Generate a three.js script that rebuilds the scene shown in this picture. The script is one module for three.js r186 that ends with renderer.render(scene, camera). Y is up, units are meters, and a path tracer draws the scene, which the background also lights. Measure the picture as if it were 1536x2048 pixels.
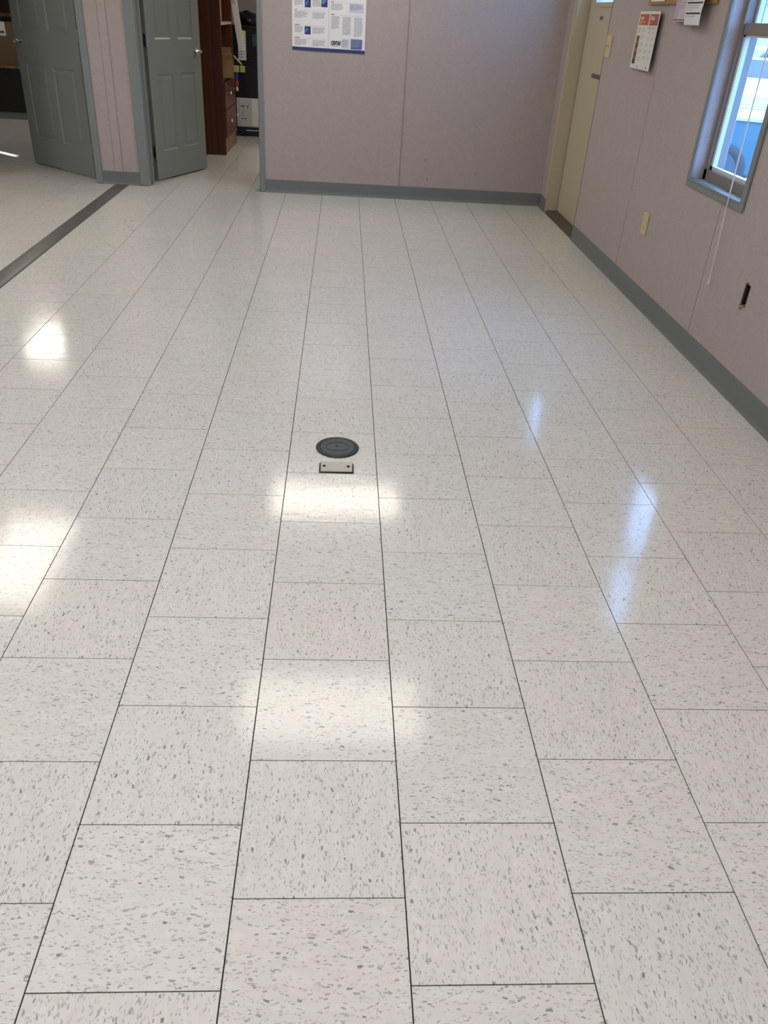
import * as THREE from 'three';
import { mergeGeometries } from 'three/addons/utils/BufferGeometryUtils.js';
import { RoundedBoxGeometry } from 'three/addons/geometries/RoundedBoxGeometry.js';
import { RectAreaLightUniformsLib } from 'three/addons/lights/RectAreaLightUniformsLib.js';

// ---------------------------------------------------------------- camera, sky, sun, exposure
RectAreaLightUniformsLib.init();
const scene = new THREE.Scene();
const renderer = new THREE.WebGLRenderer({ antialias: true });
renderer.toneMapping = THREE.LinearToneMapping;
renderer.toneMappingExposure = 1.06;
renderer.shadowMap.enabled = true;

const camera = new THREE.PerspectiveCamera(65.783, 1536 / 2048, 0.05, 300);
camera.position.set(0.1578, 1.3304, 0.8218);
camera.rotation.set(-0.561622, -0.076437, 0.067108, 'YXZ');

scene.background = new THREE.Color().setRGB(3.5, 5.8, 11.0);

const sun = new THREE.DirectionalLight(new THREE.Color().setRGB(1.0, 0.94, 0.86), 26);
sun.position.set(-2.2 * 12, 1.27 * 12, -1.75 * 12 - 5);
sun.target.position.set(0, 0, -5);
sun.castShadow = true;
sun.shadow.mapSize.set(4096, 4096);
Object.assign(sun.shadow.camera, { left: -40, right: 40, top: 40, bottom: -40, near: 0.5, far: 160 });
scene.add(sun, sun.target);

// fluorescent troffers: warm at the far end; cooler unseen ones near the viewer added as fill; radiance in the last column
const LAMP_COLOR = new THREE.Color().setRGB(1.0, 0.938, 0.825), LAMP_NEUTRAL = new THREE.Color().setRGB(0.985, 0.982, 1.012);
const LIGHTS = [[0.18, -5.36, 1, LAMP_COLOR, 7.7], [0.18, -2.8, 1, LAMP_COLOR, 4.8], [0.18, -0.24, 1, LAMP_NEUTRAL, 11.5], [0.18, 2.3, 1, LAMP_NEUTRAL, 9.5],
  [-2.25, -4.35, 0, LAMP_COLOR, 6.8], [-2.25, -1.75, 0, LAMP_NEUTRAL, 4.5], [-2.25, 0.85, 0, LAMP_NEUTRAL, 9.5], [-4.2, -4.35, 0, LAMP_COLOR, 8.5], [-4.2, -1.75, 0, LAMP_NEUTRAL, 5], [-4.2, 0.85, 0, LAMP_NEUTRAL, 9.5],
  [-3.5, -9.0, 0, LAMP_COLOR, 6.5], [0.6, -8.2, 1, LAMP_COLOR, 13]];  // last lamp is unseen, added to brighten the middle side room

// ---------------------------------------------------------------- helpers
let seed = 20240607;
const rnd = () => { seed = (seed + 0x6d2b79f5) | 0; let t = Math.imul(seed ^ (seed >>> 15), 1 | seed); t = (t + Math.imul(t ^ (t >>> 7), 61 | t)) ^ t; return ((t ^ (t >>> 14)) >>> 0) / 4294967296; };
const range = (a, b) => a + (b - a) * rnd();
const gauss = () => (rnd() + rnd() + rnd() + rnd() - 2) * 0.866;

function tag(o, label, category, group, kind) {
  if (label) o.userData.label = label;
  if (category) o.userData.category = category;
  if (group) o.userData.group = group;
  if (kind) o.userData.kind = kind;
  return o;
}
function grp(name, [x, y, z] = [0, 0, 0], turn = 0) {
  const g = new THREE.Group(); g.name = name; g.position.set(x, y, z); g.rotation.y = turn; scene.add(g); return g;
}
function mesh(name, geo, mat, parent = scene) {
  const g = Array.isArray(geo) ? mergeGeometries(geo.map((k) => { const c = k.index ? k.toNonIndexed() : k; for (const a of Object.keys(c.attributes)) if (!['position', 'normal', 'uv'].includes(a)) c.deleteAttribute(a); return c; })) : geo;
  const m = new THREE.Mesh(g, mat); m.name = name; m.castShadow = true; m.receiveShadow = true; parent.add(m); return m;
}
// uv in metres from the dominant normal of each face
function metres(g0) {
  const g = g0.index ? g0.toNonIndexed() : g0, p = g.attributes.position, n = g.attributes.normal, uv = new Float32Array(p.count * 2);
  for (let i = 0; i < p.count; i++) {
    const ax = Math.abs(n.getX(i)), ay = Math.abs(n.getY(i)), az = Math.abs(n.getZ(i));
    if (ax >= ay && ax >= az) { uv[2 * i] = p.getZ(i); uv[2 * i + 1] = p.getY(i); } else if (az >= ay) { uv[2 * i] = p.getX(i); uv[2 * i + 1] = p.getY(i); } else { uv[2 * i] = p.getX(i); uv[2 * i + 1] = p.getZ(i); }
  }
  g.setAttribute('uv', new THREE.BufferAttribute(uv, 2));
  return g;
}
// box from min/max corners
const bx = (x0, x1, y0, y1, z0, z1) => metres(new THREE.BoxGeometry(x1 - x0, y1 - y0, z1 - z0).translate((x0 + x1) / 2, (y0 + y1) / 2, (z0 + z1) / 2));
const rb = (x0, x1, y0, y1, z0, z1, r = 0.004, s = 2) => metres(new RoundedBoxGeometry(x1 - x0, y1 - y0, z1 - z0, s, r).translate((x0 + x1) / 2, (y0 + y1) / 2, (z0 + z1) / 2));
const cyl = (r, h, x, y, z, axis = 'y', seg = 20, r2 = r) => { const g = new THREE.CylinderGeometry(r2, r, h, seg); if (axis === 'x') g.rotateZ(Math.PI / 2); if (axis === 'z') g.rotateX(Math.PI / 2); return g.translate(x, y, z); };
const tube = (pts, r, seg = 24, rs = 8) => new THREE.TubeGeometry(new THREE.CatmullRomCurve3(pts.map((p) => new THREE.Vector3(...p))), seg, r, rs, false);
function prism(pts, depth, bevel = 0) {      // outline in xy, extruded along +z
  const s = new THREE.Shape(pts.map((p) => new THREE.Vector2(...p)));
  return new THREE.ExtrudeGeometry(s, { depth, bevelEnabled: bevel > 0, bevelThickness: bevel, bevelSize: bevel, bevelSegments: 2, curveSegments: 8 });
}
const lin = (r, g, b) => new THREE.Color().setRGB(r, g, b);
const std = (color, roughness = 0.6, more = {}) => new THREE.MeshPhysicalMaterial({ color, roughness, ...more });

// ---------------------------------------------------------------- textures
function dataTex(w, h, fn, srgb, repeat) {
  const d = new Uint8Array(w * h * 4);
  for (let y = 0; y < h; y++) for (let x = 0; x < w; x++) { const c = fn(x, y), i = (y * w + x) * 4; d[i] = c[0]; d[i + 1] = c[1]; d[i + 2] = c[2]; d[i + 3] = 255; }
  const t = new THREE.DataTexture(d, w, h); t.magFilter = THREE.LinearFilter; t.minFilter = THREE.LinearMipmapLinearFilter; t.generateMipmaps = true;
  t.wrapS = t.wrapT = THREE.RepeatWrapping; if (srgb) t.colorSpace = THREE.SRGBColorSpace; if (repeat) t.repeat.set(repeat, repeat); t.needsUpdate = true; return t;
}
// tileable value noise
function noiseGrid(n) { const a = new Float32Array(n * n); for (let i = 0; i < n * n; i++) a[i] = rnd(); return (u, v) => { u = ((u % 1) + 1) % 1 * n; v = ((v % 1) + 1) % 1 * n; const x = Math.floor(u), y = Math.floor(v), fx = u - x, fy = v - y, sx = fx * fx * (3 - 2 * fx), sy = fy * fy * (3 - 2 * fy); const g = (i, j) => a[((j % n + n) % n) * n + ((i % n + n) % n)]; return (g(x, y) * (1 - sx) + g(x + 1, y) * sx) * (1 - sy) + (g(x, y + 1) * (1 - sx) + g(x + 1, y + 1) * sx) * sy; }; }
function canvasTex(w, h, draw) {
  const c = document.createElement('canvas'); c.width = w; c.height = h; const g = c.getContext('2d'); draw(g, w, h);
  const t = new THREE.CanvasTexture(c); t.colorSpace = THREE.SRGBColorSpace; t.magFilter = THREE.LinearFilter; t.wrapS = t.wrapT = THREE.ClampToEdgeWrapping; return t;
}

// vinyl composition tile: eight speckle variants in one atlas, chips elongated along v
const tileAtlas = canvasTex(2048, 1024, (g) => {
  for (let k = 0; k < 8; k++) {
    const ox = (k % 4) * 512, oy = Math.floor(k / 4) * 512;
    g.save(); g.beginPath(); g.rect(ox, oy, 512, 512); g.clip();
    g.fillStyle = 'rgb(213,211,204)'; g.fillRect(ox, oy, 512, 512);
    for (let i = 0; i < 420; i++) {              // pale marbling
      const v = rnd() < 0.5 ? 'rgba(224,222,217,' : 'rgba(204,201,195,'; g.fillStyle = v + range(0.08, 0.24) + ')';
      g.beginPath(); g.ellipse(ox + rnd() * 512, oy + rnd() * 512, range(4, 14), range(10, 48), gauss() * 0.25, 0, 7); g.fill();
    }
    for (let i = 0; i < 1050; i++) {              // chips
      const big = rnd(), l = big > 0.92 ? range(7, 12.5) : range(2.5, 9), w = big > 0.92 ? range(3, 5.2) : range(1, 2.6), x = ox + rnd() * 512, y = oy + rnd() * 512, a = gauss() * 0.45;
      const t = Math.round(range(112, 168)); g.fillStyle = `rgba(${t},${t},${t - 5},${range(0.25, 0.85)})`;
      g.save(); g.translate(x, y); g.rotate(a); g.beginPath(); g.moveTo(-w * range(0.4, 1), -l * range(0.5, 1)); g.lineTo(w * range(0.5, 1.1), -l * range(0.3, 0.8)); g.lineTo(w * range(0.5, 1.2), l * range(0.3, 0.9)); g.lineTo(-w * range(0.2, 1), l * range(0.6, 1.1)); g.closePath(); g.fill(); g.restore();
    }
    for (let i = 0; i < 520; i++) { const t = Math.round(range(160, 192)); g.fillStyle = `rgba(${t},${t - 1},${t - 7},0.6)`; g.beginPath(); g.ellipse(ox + rnd() * 512, oy + rnd() * 512, range(0.8, 2), range(2, 6), gauss() * 0.4, 0, 7); g.fill(); }
    for (let i = 0; i < 3; i++) { g.fillStyle = 'rgba(70,62,52,0.7)'; g.beginPath(); g.ellipse(ox + rnd() * 512, oy + rnd() * 512, range(0.8, 1.6), range(0.8, 1.8), 0, 0, 7); g.fill(); }
    g.restore();
  }
});
const n8 = noiseGrid(8), n20 = noiseGrid(20), n60 = noiseGrid(60), n128 = noiseGrid(128);
const waxBump = dataTex(512, 512, (x, y) => { const u = x / 512, v = y / 512, t = 255 * (0.55 * n8(u, v) + 0.3 * n20(u, v) + 0.15 * n60(u, v)); return [t, t, t]; }, false);
waxBump.repeat.set(1.7, 1.7);
const wallTex = dataTex(512, 512, (x, y) => { const u = x / 512, v = y / 512, t = 0.93 + 0.05 * (n128(u * 2, v) - 0.5) + 0.04 * (n128(u + 0.37, v * 2) - 0.5) + 0.02 * (n20(u, v) - 0.5) + (rnd() - 0.5) * 0.14; const k = 255 * Math.min(1, t); return [k, k * 0.995, k * 0.99]; }, true, 1 / 0.6);
const wallBump = dataTex(256, 256, (x, y) => { const t = 255 * (0.5 * n128(x / 256, y / 256) + 0.5 * rnd()); return [t, t, t]; }, false, 1 / 0.3);
const paveTex = dataTex(512, 512, (x, y) => { const u = x / 512, v = y / 512, t = 255 * (0.78 + 0.14 * (n20(u, v) - 0.5) + 0.16 * (n128(u, v) - 0.5)); return [t, t, t]; }, true, 0.4);
const woodTex = canvasTex(256, 1024, (g, w, h) => {
  g.fillStyle = 'rgb(190,170,160)'; g.fillRect(0, 0, w, h);
  for (let i = 0; i < 420; i++) { const x = rnd() * w, k = rnd(); g.strokeStyle = k > 0.5 ? `rgba(110,70,50,${range(0.1, 0.4)})` : `rgba(240,215,195,${range(0.08, 0.3)})`; g.lineWidth = range(0.6, 2.6); g.beginPath(); g.moveTo(x, 0); let xx = x; for (let y = 0; y <= h; y += 64) { xx += gauss() * 4; g.lineTo(xx, y); } g.stroke(); }
});
woodTex.wrapS = woodTex.wrapT = THREE.RepeatWrapping; woodTex.repeat.set(3, 0.8);

// ---------------------------------------------------------------- materials
const M = {
  tile: std(lin(1, 1, 1), 0.115, { map: tileAtlas, bumpMap: waxBump, bumpScale: 0.00022, vertexColors: true, ior: 1.5 }),
  seam: std(lin(0.03, 0.028, 0.025), 0.9),
  wall: std(lin(0.465, 0.405, 0.392), 0.75, { map: wallTex, bumpMap: wallBump, bumpScale: 0.00015 }),
  strip: std(lin(0.43, 0.375, 0.36), 0.6),
  grey: std(lin(0.2, 0.222, 0.228), 0.45),
  door: std(lin(0.2, 0.224, 0.218), 0.38),
  base: std(lin(0.152, 0.168, 0.174), 0.5),
  cream: std(lin(0.47, 0.42, 0.3), 0.45),
  creamPlate: std(lin(0.55, 0.46, 0.27), 0.4),
  chrome: std(lin(0.78, 0.77, 0.74), 0.2, { metalness: 1 }),
  steel: std(lin(0.42, 0.41, 0.4), 0.34, { metalness: 1 }),
  gunmetal: std(lin(0.12, 0.125, 0.14), 0.4, { metalness: 0.5 }),
  black: std(lin(0.012, 0.012, 0.015), 0.5),
  blackGloss: std(lin(0.012, 0.013, 0.018), 0.28),
  threshold: std(lin(0.1, 0.085, 0.07), 0.5, { metalness: 0.3 }),
  divider: std(lin(0.14, 0.13, 0.128), 0.3, { metalness: 0.25 }),
  ceiling: std(lin(0.72, 0.71, 0.68), 0.9),
  glass: std(lin(0.86, 0.96, 1.0), 0.0, { transmission: 1, thickness: 0, ior: 1.5 }),
  vinyl: std(lin(0.55, 0.57, 0.58), 0.4),
  frameTaupe: std(lin(0.2, 0.18, 0.165), 0.5),
  wood: std(lin(0.2, 0.066, 0.026), 0.4, { map: woodTex }),
  woodPale: std(lin(0.5, 0.36, 0.25), 0.5, { map: woodTex }),
  espresso: std(lin(0.03, 0.014, 0.009), 0.4, { map: woodTex }),
  card: std(lin(0.4, 0.26, 0.14), 0.8),
  cardDark: std(lin(0.3, 0.19, 0.1), 0.8),
  beige: std(lin(0.42, 0.36, 0.28), 0.7),
  paper: std(lin(0.78, 0.78, 0.77), 0.7),
  paperGrey: std(lin(0.55, 0.54, 0.52), 0.7),
  rubber: std(lin(0.05, 0.065, 0.072), 0.5),
  rubberDark: std(lin(0.02, 0.024, 0.028), 0.45),
  cork: std(lin(0.42, 0.26, 0.1), 0.85),
  oak: std(lin(0.36, 0.2, 0.07), 0.5),
  cord: std(lin(0.85, 0.85, 0.84), 0.4, { transmission: 0.3, thickness: 0 }),
  pave: std(lin(0.16, 0.16, 0.16), 0.9, { map: paveTex }),
  carWhite: std(lin(0.8, 0.81, 0.82), 0.25, { clearcoat: 1 }),
  carSilver: std(lin(0.5, 0.52, 0.54), 0.3, { clearcoat: 1 }),
  carBlue: std(lin(0.06, 0.1, 0.18), 0.25, { clearcoat: 1 }),
  carShadeBlue: std(lin(0.05, 0.15, 0.2), 0.35, { clearcoat: 0.6 }),  // white truck: the blue of the shade is put into this paint
  hub: std(lin(0.06, 0.1, 0.13), 0.4),
  carGlass: std(lin(0.03, 0.04, 0.05), 0.05),
  tyre: std(lin(0.045, 0.06, 0.07), 0.85),
  diffuser: std(lin(0.85, 0.85, 0.83), 0.5, { emissive: LAMP_COLOR, emissiveIntensity: 0.9 }),
  stucco: std(lin(0.5, 0.46, 0.4), 0.9),
};

// ---------------------------------------------------------------- dimensions (metres; the room's floor grid is the origin)
const T = 0.3048, XR = 1.858, ZB = -6.29, ZB2 = -6.44, CEIL = 2.44, XL = -5.2, ZF = 3.4, ZFAR = -10.1, HEAD = 2.05;
const DA = [-2.79, -1.865], DB = [-1.43, -0.515];            // the two inner doorways
const DE = [-6.03, -5.12];                                    // the exterior doorway, along z
const WIN = { z0: -3.235, z1: -2.655, y0: 0.738, y1: 1.98 };  // window opening
const SEAMS = [-4.06, -2.84, -1.62];

// ---------------------------------------------------------------- floor
const floor = tag(grp('floor'), 'glossy white vinyl tile floor with grey flecks', 'floor', null, 'structure');
mesh('subfloor', bx(XL, 1.93, -0.2, -0.0035, ZFAR, ZF), M.seam, floor);

// one tile: a slightly tilted, slightly domed top with its own edges
function tileGeo(x0, x1, z0, z1, { tx = 0, tz = 0, dome = 0, variant = 0, turn = 0, flip = false, tone = [1, 1, 1], gx = 0.0013, gz = 0.0011 } = {}) {
  x0 += gx; x1 -= gx; z0 += gz; z1 -= gz;
  const N = 3, cx = (x0 + x1) / 2, cz = (z0 + z1) / 2, hw = (x1 - x0) / 2, hd = (z1 - z0) / 2;
  const pos = [], nor = [], uv = [], col = [], idx = [];
  const height = (a, b) => -0.0006 + tx * a * hw + tz * b * hd - dome * (a * a * 0.5 + b * b * 0.5);
  const ou = (variant % 4) * 0.25, ov = Math.floor(variant / 4) * 0.5;
  const put = (x, y, z, nx, ny, nz, a, b) => {
    pos.push(x, y, z); nor.push(nx, ny, nz); col.push(...tone);
    let s = (x - x0) / T, t = (z - z0) / T; if (turn) [s, t] = [t, s]; if (flip) s = 1 - s;
    s = Math.min(Math.max(s, 0), 1); t = Math.min(Math.max(t, 0), 1);
    uv.push(ou + 0.001 + s * 0.248, ov + 0.002 + t * 0.496);
  };
  for (let j = 0; j <= N; j++) for (let i = 0; i <= N; i++) {
    const a = (i / N) * 2 - 1, b = (j / N) * 2 - 1, n = new THREE.Vector3(-(tx - dome * a / hw), 1, -(tz - dome * b / hd)).normalize();
    put(cx + a * hw, height(a, b), cz + b * hd, n.x, n.y, n.z);
  }
  for (let j = 0; j < N; j++) for (let i = 0; i < N; i++) { const p = j * (N + 1) + i; idx.push(p, p + N + 1, p + 1, p + 1, p + N + 1, p + N + 2); }
  for (const [a0, b0, a1, b1, nx, nz] of [[-1, 1, 1, 1, 0, 1], [1, -1, -1, -1, 0, -1], [1, 1, 1, -1, 1, 0], [-1, -1, -1, 1, -1, 0]]) {
    for (let k = 0; k < N; k++) {
      const s = pos.length / 3, A = (t) => a0 + (a1 - a0) * t, B = (t) => b0 + (b1 - b0) * t;
      for (const t of [k / N, (k + 1) / N]) { put(cx + A(t) * hw, height(A(t), B(t)), cz + B(t) * hd, nx, 0, nz); put(cx + A(t) * hw, -0.0035, cz + B(t) * hd, nx, 0, nz); }
      idx.push(s, s + 1, s + 2, s + 2, s + 1, s + 3);
    }
  }
  const g = new THREE.BufferGeometry();
  g.setAttribute('position', new THREE.Float32BufferAttribute(pos, 3)); g.setAttribute('normal', new THREE.Float32BufferAttribute(nor, 3));
  g.setAttribute('uv', new THREE.Float32BufferAttribute(uv, 2)); g.setAttribute('color', new THREE.Float32BufferAttribute(col, 3)); g.setIndex(idx);
  return g;
}
const OFFSET = { '-5': 0.47, '-4': -0.02, '-3': 0.472, '-2': -0.021, '-1': 0.492, 0: 0, 1: 0.506, 2: 0.025, 3: 0.511, 4: -0.007, 5: 0.5 };
const PHASE = { '-5': 0, '-4': 1, '-3': 0, '-2': 1, '-1': 1, 0: 1, 1: 0, 2: 0, 3: 1, 4: 0, 5: 1 };
const SPECIAL = { '0,4': { tx: 0, tz: 0.0006, dome: 0.00012, gain: 1 }, '0,1': { tx: 0, tz: 0.0004, dome: 0.0001, gain: 1 } };
let tileCount = 0;
const loose = [];
const tone = () => { const k = 1 + gauss() * 0.018, w = gauss() * 0.007; return [k + w, k, k - w * 1.5]; };
for (let c = -5; c <= 5; c++) {
  const x0 = c === -5 ? -1.607 : c * T, x1 = c === 5 ? XR - 0.001 : (c + 1) * T;
  for (let r = -10; r <= 33; r++) {
    let z1 = -(r + OFFSET[c]) * T, z0 = z1 - T;              // z0 far edge, z1 near edge
    if (z0 > ZF || z1 < ZFAR) continue;
    z1 = Math.min(z1, ZF); z0 = Math.max(z0, ZFAR);
    const sp = SPECIAL[c + ',' + r];
    const o = { tx: gauss() * 0.0016, tz: gauss() * 0.0016, dome: range(-0.00004, 0.00016), variant: Math.floor(rnd() * 8), turn: (r + PHASE[c] + 41) % 2, flip: rnd() < 0.5, tone: tone(), ...(sp || {}) };
    const part = z0 < 0.46 && z1 > ZB + 0.02;
    const far = !part;
    const g = tileGeo(x0, x1, z0, z1, o);
    if (far) loose.push(g); else mesh(tileCount++ ? 'tile_' + String(tileCount - 1).padStart(3, '0') : 'tile', g, M.tile, floor);
  }
}
for (let c = 0; c < 12; c++) for (let r = -11; r <= 33; r++) {           // the adjoining half of the hall and the room beyond it
  const x1 = -1.717 - c * T; let x0 = x1 - T, z1 = -(r + (c % 2 ? 0.5 : 0)) * T, z0 = z1 - T;
  if (x1 < XL) continue; x0 = Math.max(x0, XL); if (z0 > ZF || z1 < ZFAR) continue; z1 = Math.min(z1, ZF); z0 = Math.max(z0, ZFAR);
  loose.push(tileGeo(x0, x1, z0, z1, { tx: gauss() * 0.0016, tz: gauss() * 0.0016, dome: range(-0.00004, 0.00016), variant: Math.floor(rnd() * 8), turn: (r + c + 40) % 2, tone: tone() }));
}
tag(mesh('tile_field', mergeGeometries(loose), M.tile, floor), null, null, null, 'stuff');
// strip where the two halves of the building join
tag(mesh('trim_1', prism([[-1.718, -0.003], [-1.606, -0.003], [-1.612, 0.0035], [-1.64, 0.0045], [-1.684, 0.0045], [-1.712, 0.0035]], ZF - ZB).translate(0, 0, ZB), M.divider), 'dark grey transition strip across the tile floor', 'floor strip', null, 'structure');

// ---------------------------------------------------------------- ceiling
const ceiling = tag(grp('ceiling'), 'white suspended ceiling above the hall', 'ceiling', null, 'structure');
mesh('ceiling_slab', bx(XL - 0.15, 2.0, CEIL + 0.12, CEIL + 0.3, ZFAR - 0.15, ZF + 0.15), M.ceiling, ceiling);
mesh('roof', bx(XL - 0.4, 2.3, CEIL + 0.3, CEIL + 0.55, ZFAR - 0.4, ZF + 0.4), M.stucco, ceiling);
{ // ceiling panels with openings for the troffers
  const holes = LIGHTS.map(([x, z, along]) => along ? [x - 0.6, x + 0.6, z - 0.3, z + 0.3] : [x - 0.3, x + 0.3, z - 0.6, z + 0.6]);
  const s = new THREE.Shape([[XL, ZFAR], [2.0, ZFAR], [2.0, ZF], [XL, ZF]].map((p) => new THREE.Vector2(p[0], -p[1])));
  for (const [a, b, c, d] of holes) s.holes.push(new THREE.Path([[a, c], [a, d], [b, d], [b, c]].map((p) => new THREE.Vector2(p[0], -p[1]))));
  mesh('ceiling_panel', new THREE.ExtrudeGeometry(s, { depth: 0.02, bevelEnabled: false }).rotateX(-Math.PI / 2).translate(0, CEIL, 0), M.ceiling, ceiling);
}
LIGHTS.forEach(([x, z, along, color, radiance], i) => {
  const g = grp(i ? 'ceiling_light_' + String(i).padStart(3, '0') : 'ceiling_light', [x, CEIL, z], along ? 0 : Math.PI / 2);
  tag(g, 'white fluorescent ceiling troffer with flat diffuser, in a set partly added as fill', 'ceiling light', 'fluorescent ceiling lights');
  mesh('housing', [bx(-0.6, 0.6, 0.08, 0.1, -0.3, 0.3), bx(-0.6, -0.59, 0, 0.08, -0.3, 0.3), bx(0.59, 0.6, 0, 0.08, -0.3, 0.3), bx(-0.59, 0.59, 0, 0.08, -0.3, -0.29), bx(-0.59, 0.59, 0, 0.08, 0.29, 0.3)], M.vinyl, g);
  mesh('diffuser', bx(-0.585, 0.585, 0.012, 0.016, -0.285, 0.285), M.diffuser, g);
  const l = new THREE.RectAreaLight(color, radiance, 1.14, 0.54); l.name = 'troffer_glow'; l.rotation.x = -Math.PI / 2; l.position.y = 0.008; g.add(l);
});

// ---------------------------------------------------------------- walls
function shapeZ(outline, holes, depth) {      // outline in (z, y), thickness along +x
  const s = new THREE.Shape(outline.map(([z, y]) => new THREE.Vector2(-z, y)));
  for (const h of holes) s.holes.push(new THREE.Path(h.map(([z, y]) => new THREE.Vector2(-z, y))));
  return metres(new THREE.ExtrudeGeometry(s, { depth, bevelEnabled: false }).rotateY(Math.PI / 2));
}
const rect = (z0, z1, y0, y1) => [[z0, y0], [z1, y0], [z1, y1], [z0, y1]];

// right wall: vinyl-faced panels on the room side, a cavity, the outer skin
const wallRight = tag(grp('wall_right'), 'pinkish vinyl panel wall with the window and the cream door', 'wall', null, 'structure');
mesh('outer_skin', shapeZ([[ZFAR - 0.15, -0.62], [ZF + 0.15, -0.62], [ZF + 0.15, CEIL + 0.3], [ZFAR - 0.15, CEIL + 0.3]], [rect(DE[0] - 0.02, DE[1] + 0.02, 0.0, HEAD), rect(WIN.z0 - 0.01, WIN.z1 + 0.01, WIN.y0 - 0.01, WIN.y1 + 0.01)], 0.07).translate(1.935, 0, 0), M.stucco, wallRight);
const G = 0.0024, PT = 0.012;
const HOLE = rect(-2.425, -2.375, 0.37, 0.462);
const pan = (outline, holes = []) => mesh('wall_panel', shapeZ(outline, holes, PT).translate(XR, 0, 0), M.wall, wallRight);
pan(rect(ZB + 0.001, DE[0] - 0.024, 0, CEIL));
pan([[DE[1] + 0.004, 0], [SEAMS[0] - G, 0], [SEAMS[0] - G, CEIL], [DE[0] - 0.024, CEIL], [DE[0] - 0.024, HEAD + 0.03], [DE[1] + 0.004, HEAD + 0.03]]);
pan([[SEAMS[0] + G, 0], [SEAMS[1] - G, 0], [SEAMS[1] - G, WIN.y0 - 0.005], [WIN.z0 - 0.004, WIN.y0 - 0.005], [WIN.z0 - 0.004, WIN.y1 + 0.004], [SEAMS[1] - G, WIN.y1 + 0.004], [SEAMS[1] - G, CEIL], [SEAMS[0] + G, CEIL]]);
pan([[SEAMS[1] + G, 0], [SEAMS[2] - G, 0], [SEAMS[2] - G, CEIL], [SEAMS[1] + G, CEIL], [SEAMS[1] + G, WIN.y1 + 0.004], [WIN.z1 + 0.004, WIN.y1 + 0.004], [WIN.z1 + 0.004, WIN.y0 - 0.005], [SEAMS[1] + G, WIN.y0 - 0.005]], [HOLE]);
for (let z = SEAMS[2]; z < ZF; z += 1.22) pan(rect(z + G, Math.min(z + 1.22, ZF) - G, 0, CEIL));
mesh('seam_strip', bx(XR + 0.009, XR + PT + 0.002, 0, CEIL, SEAMS[0] - 0.008, SEAMS[0] + 0.008), M.strip, wallRight);
mesh('seam_strip', bx(XR + 0.009, XR + PT + 0.002, 0, WIN.y0 - 0.02, SEAMS[1] - 0.008, SEAMS[1] + 0.008), M.strip, wallRight);
mesh('seam_strip', bx(XR + 0.009, XR + PT + 0.002, 0, CEIL, SEAMS[2] - 0.008, SEAMS[2] + 0.008), M.strip, wallRight);
// thin corner bead along the near edge of the exterior doorway
mesh('corner_bead', rb(XR - 0.003, 1.935, 0, HEAD, DE[1], DE[1] + 0.006, 0.002), std(lin(0.2, 0.165, 0.165), 0.6), wallRight);

// back wall: solid runs between doorways, panelled on the room side
const wallBack = tag(grp('wall_back'), 'pinkish vinyl panel wall carrying the large poster and two doorways', 'wall', null, 'structure');
const core = (x0, x1, y0 = 0, y1 = CEIL) => mesh('wall_core', bx(x0, x1, y0, y1, ZB2, ZB - PT), M.wall, wallBack);
const pz = (x0, x1, y0 = 0, y1 = CEIL) => mesh('wall_panel', bx(x0, x1, y0, y1, ZB - PT, ZB), M.wall, wallBack);
core(DB[1] + 0.02, XR + 0.06); pz(DB[1] + 0.02, 0.641 - G); pz(0.641 + G, XR);
mesh('seam_strip', [bx(0.631, 0.6394, 0.1, CEIL, ZB, ZB + 0.0025), bx(0.6426, 0.651, 0.1, CEIL, ZB, ZB + 0.0025)], M.wall, wallBack);
core(DA[1] + 0.02, DB[0] - 0.02); pz(DA[1] + 0.02, -1.706); pz(-1.641, DB[0] - 0.02);
mesh('seam_strip', bx(-1.704, -1.643, 0, CEIL, ZB - PT, ZB + 0.004), M.wall, wallBack);
core(XL, DA[0] - 0.02); pz(XL, DA[0] - 0.02);
core(DA[0] - 0.02, DA[1] + 0.02, HEAD + 0.02, CEIL); pz(DA[0] - 0.02, DA[1] + 0.02, HEAD + 0.02, CEIL);
core(DB[0] - 0.02, DB[1] + 0.02, HEAD + 0.02, CEIL); pz(DB[0] - 0.02, DB[1] + 0.02, HEAD + 0.02, CEIL);

// small scuffs and plug marks on the wall faces
const scuffMat = std(lin(0.12, 0.1, 0.1), 0.9);
for (const [x, y, w, h] of [[0.845, 0.31, 0.009, 0.011], [0.875, 0.16, 0.004, 0.02], [1.28, 0.22, 0.008, 0.014], [1.24, 0.585, 0.008, 0.006], [1.48, 0.6, 0.006, 0.005], [0.636, 1.07, 0.018, 0.006], [0.636, 0.99, 0.014, 0.006], [-1.49, 0.365, 0.008, 0.01], [-1.515, 0.362, 0.007, 0.006], [1.2, 1.0, 0.006, 0.005]])
  mesh('scuff', rb(x, x + w, y, y + h, ZB, ZB + 0.0012, 0.0005, 1), scuffMat, wallBack);
for (const [z, y] of [[-4.93, 0.89], [-4.6, 0.6], [-4.3, 0.75], [-3.7, 0.62], [-3.4, 0.5], [-3.05, 0.4]])
  mesh('scuff', rb(XR - 0.001, XR, y, y + 0.006, z, z + 0.007, 0.0004, 1), M.strip, wallRight);

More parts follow.
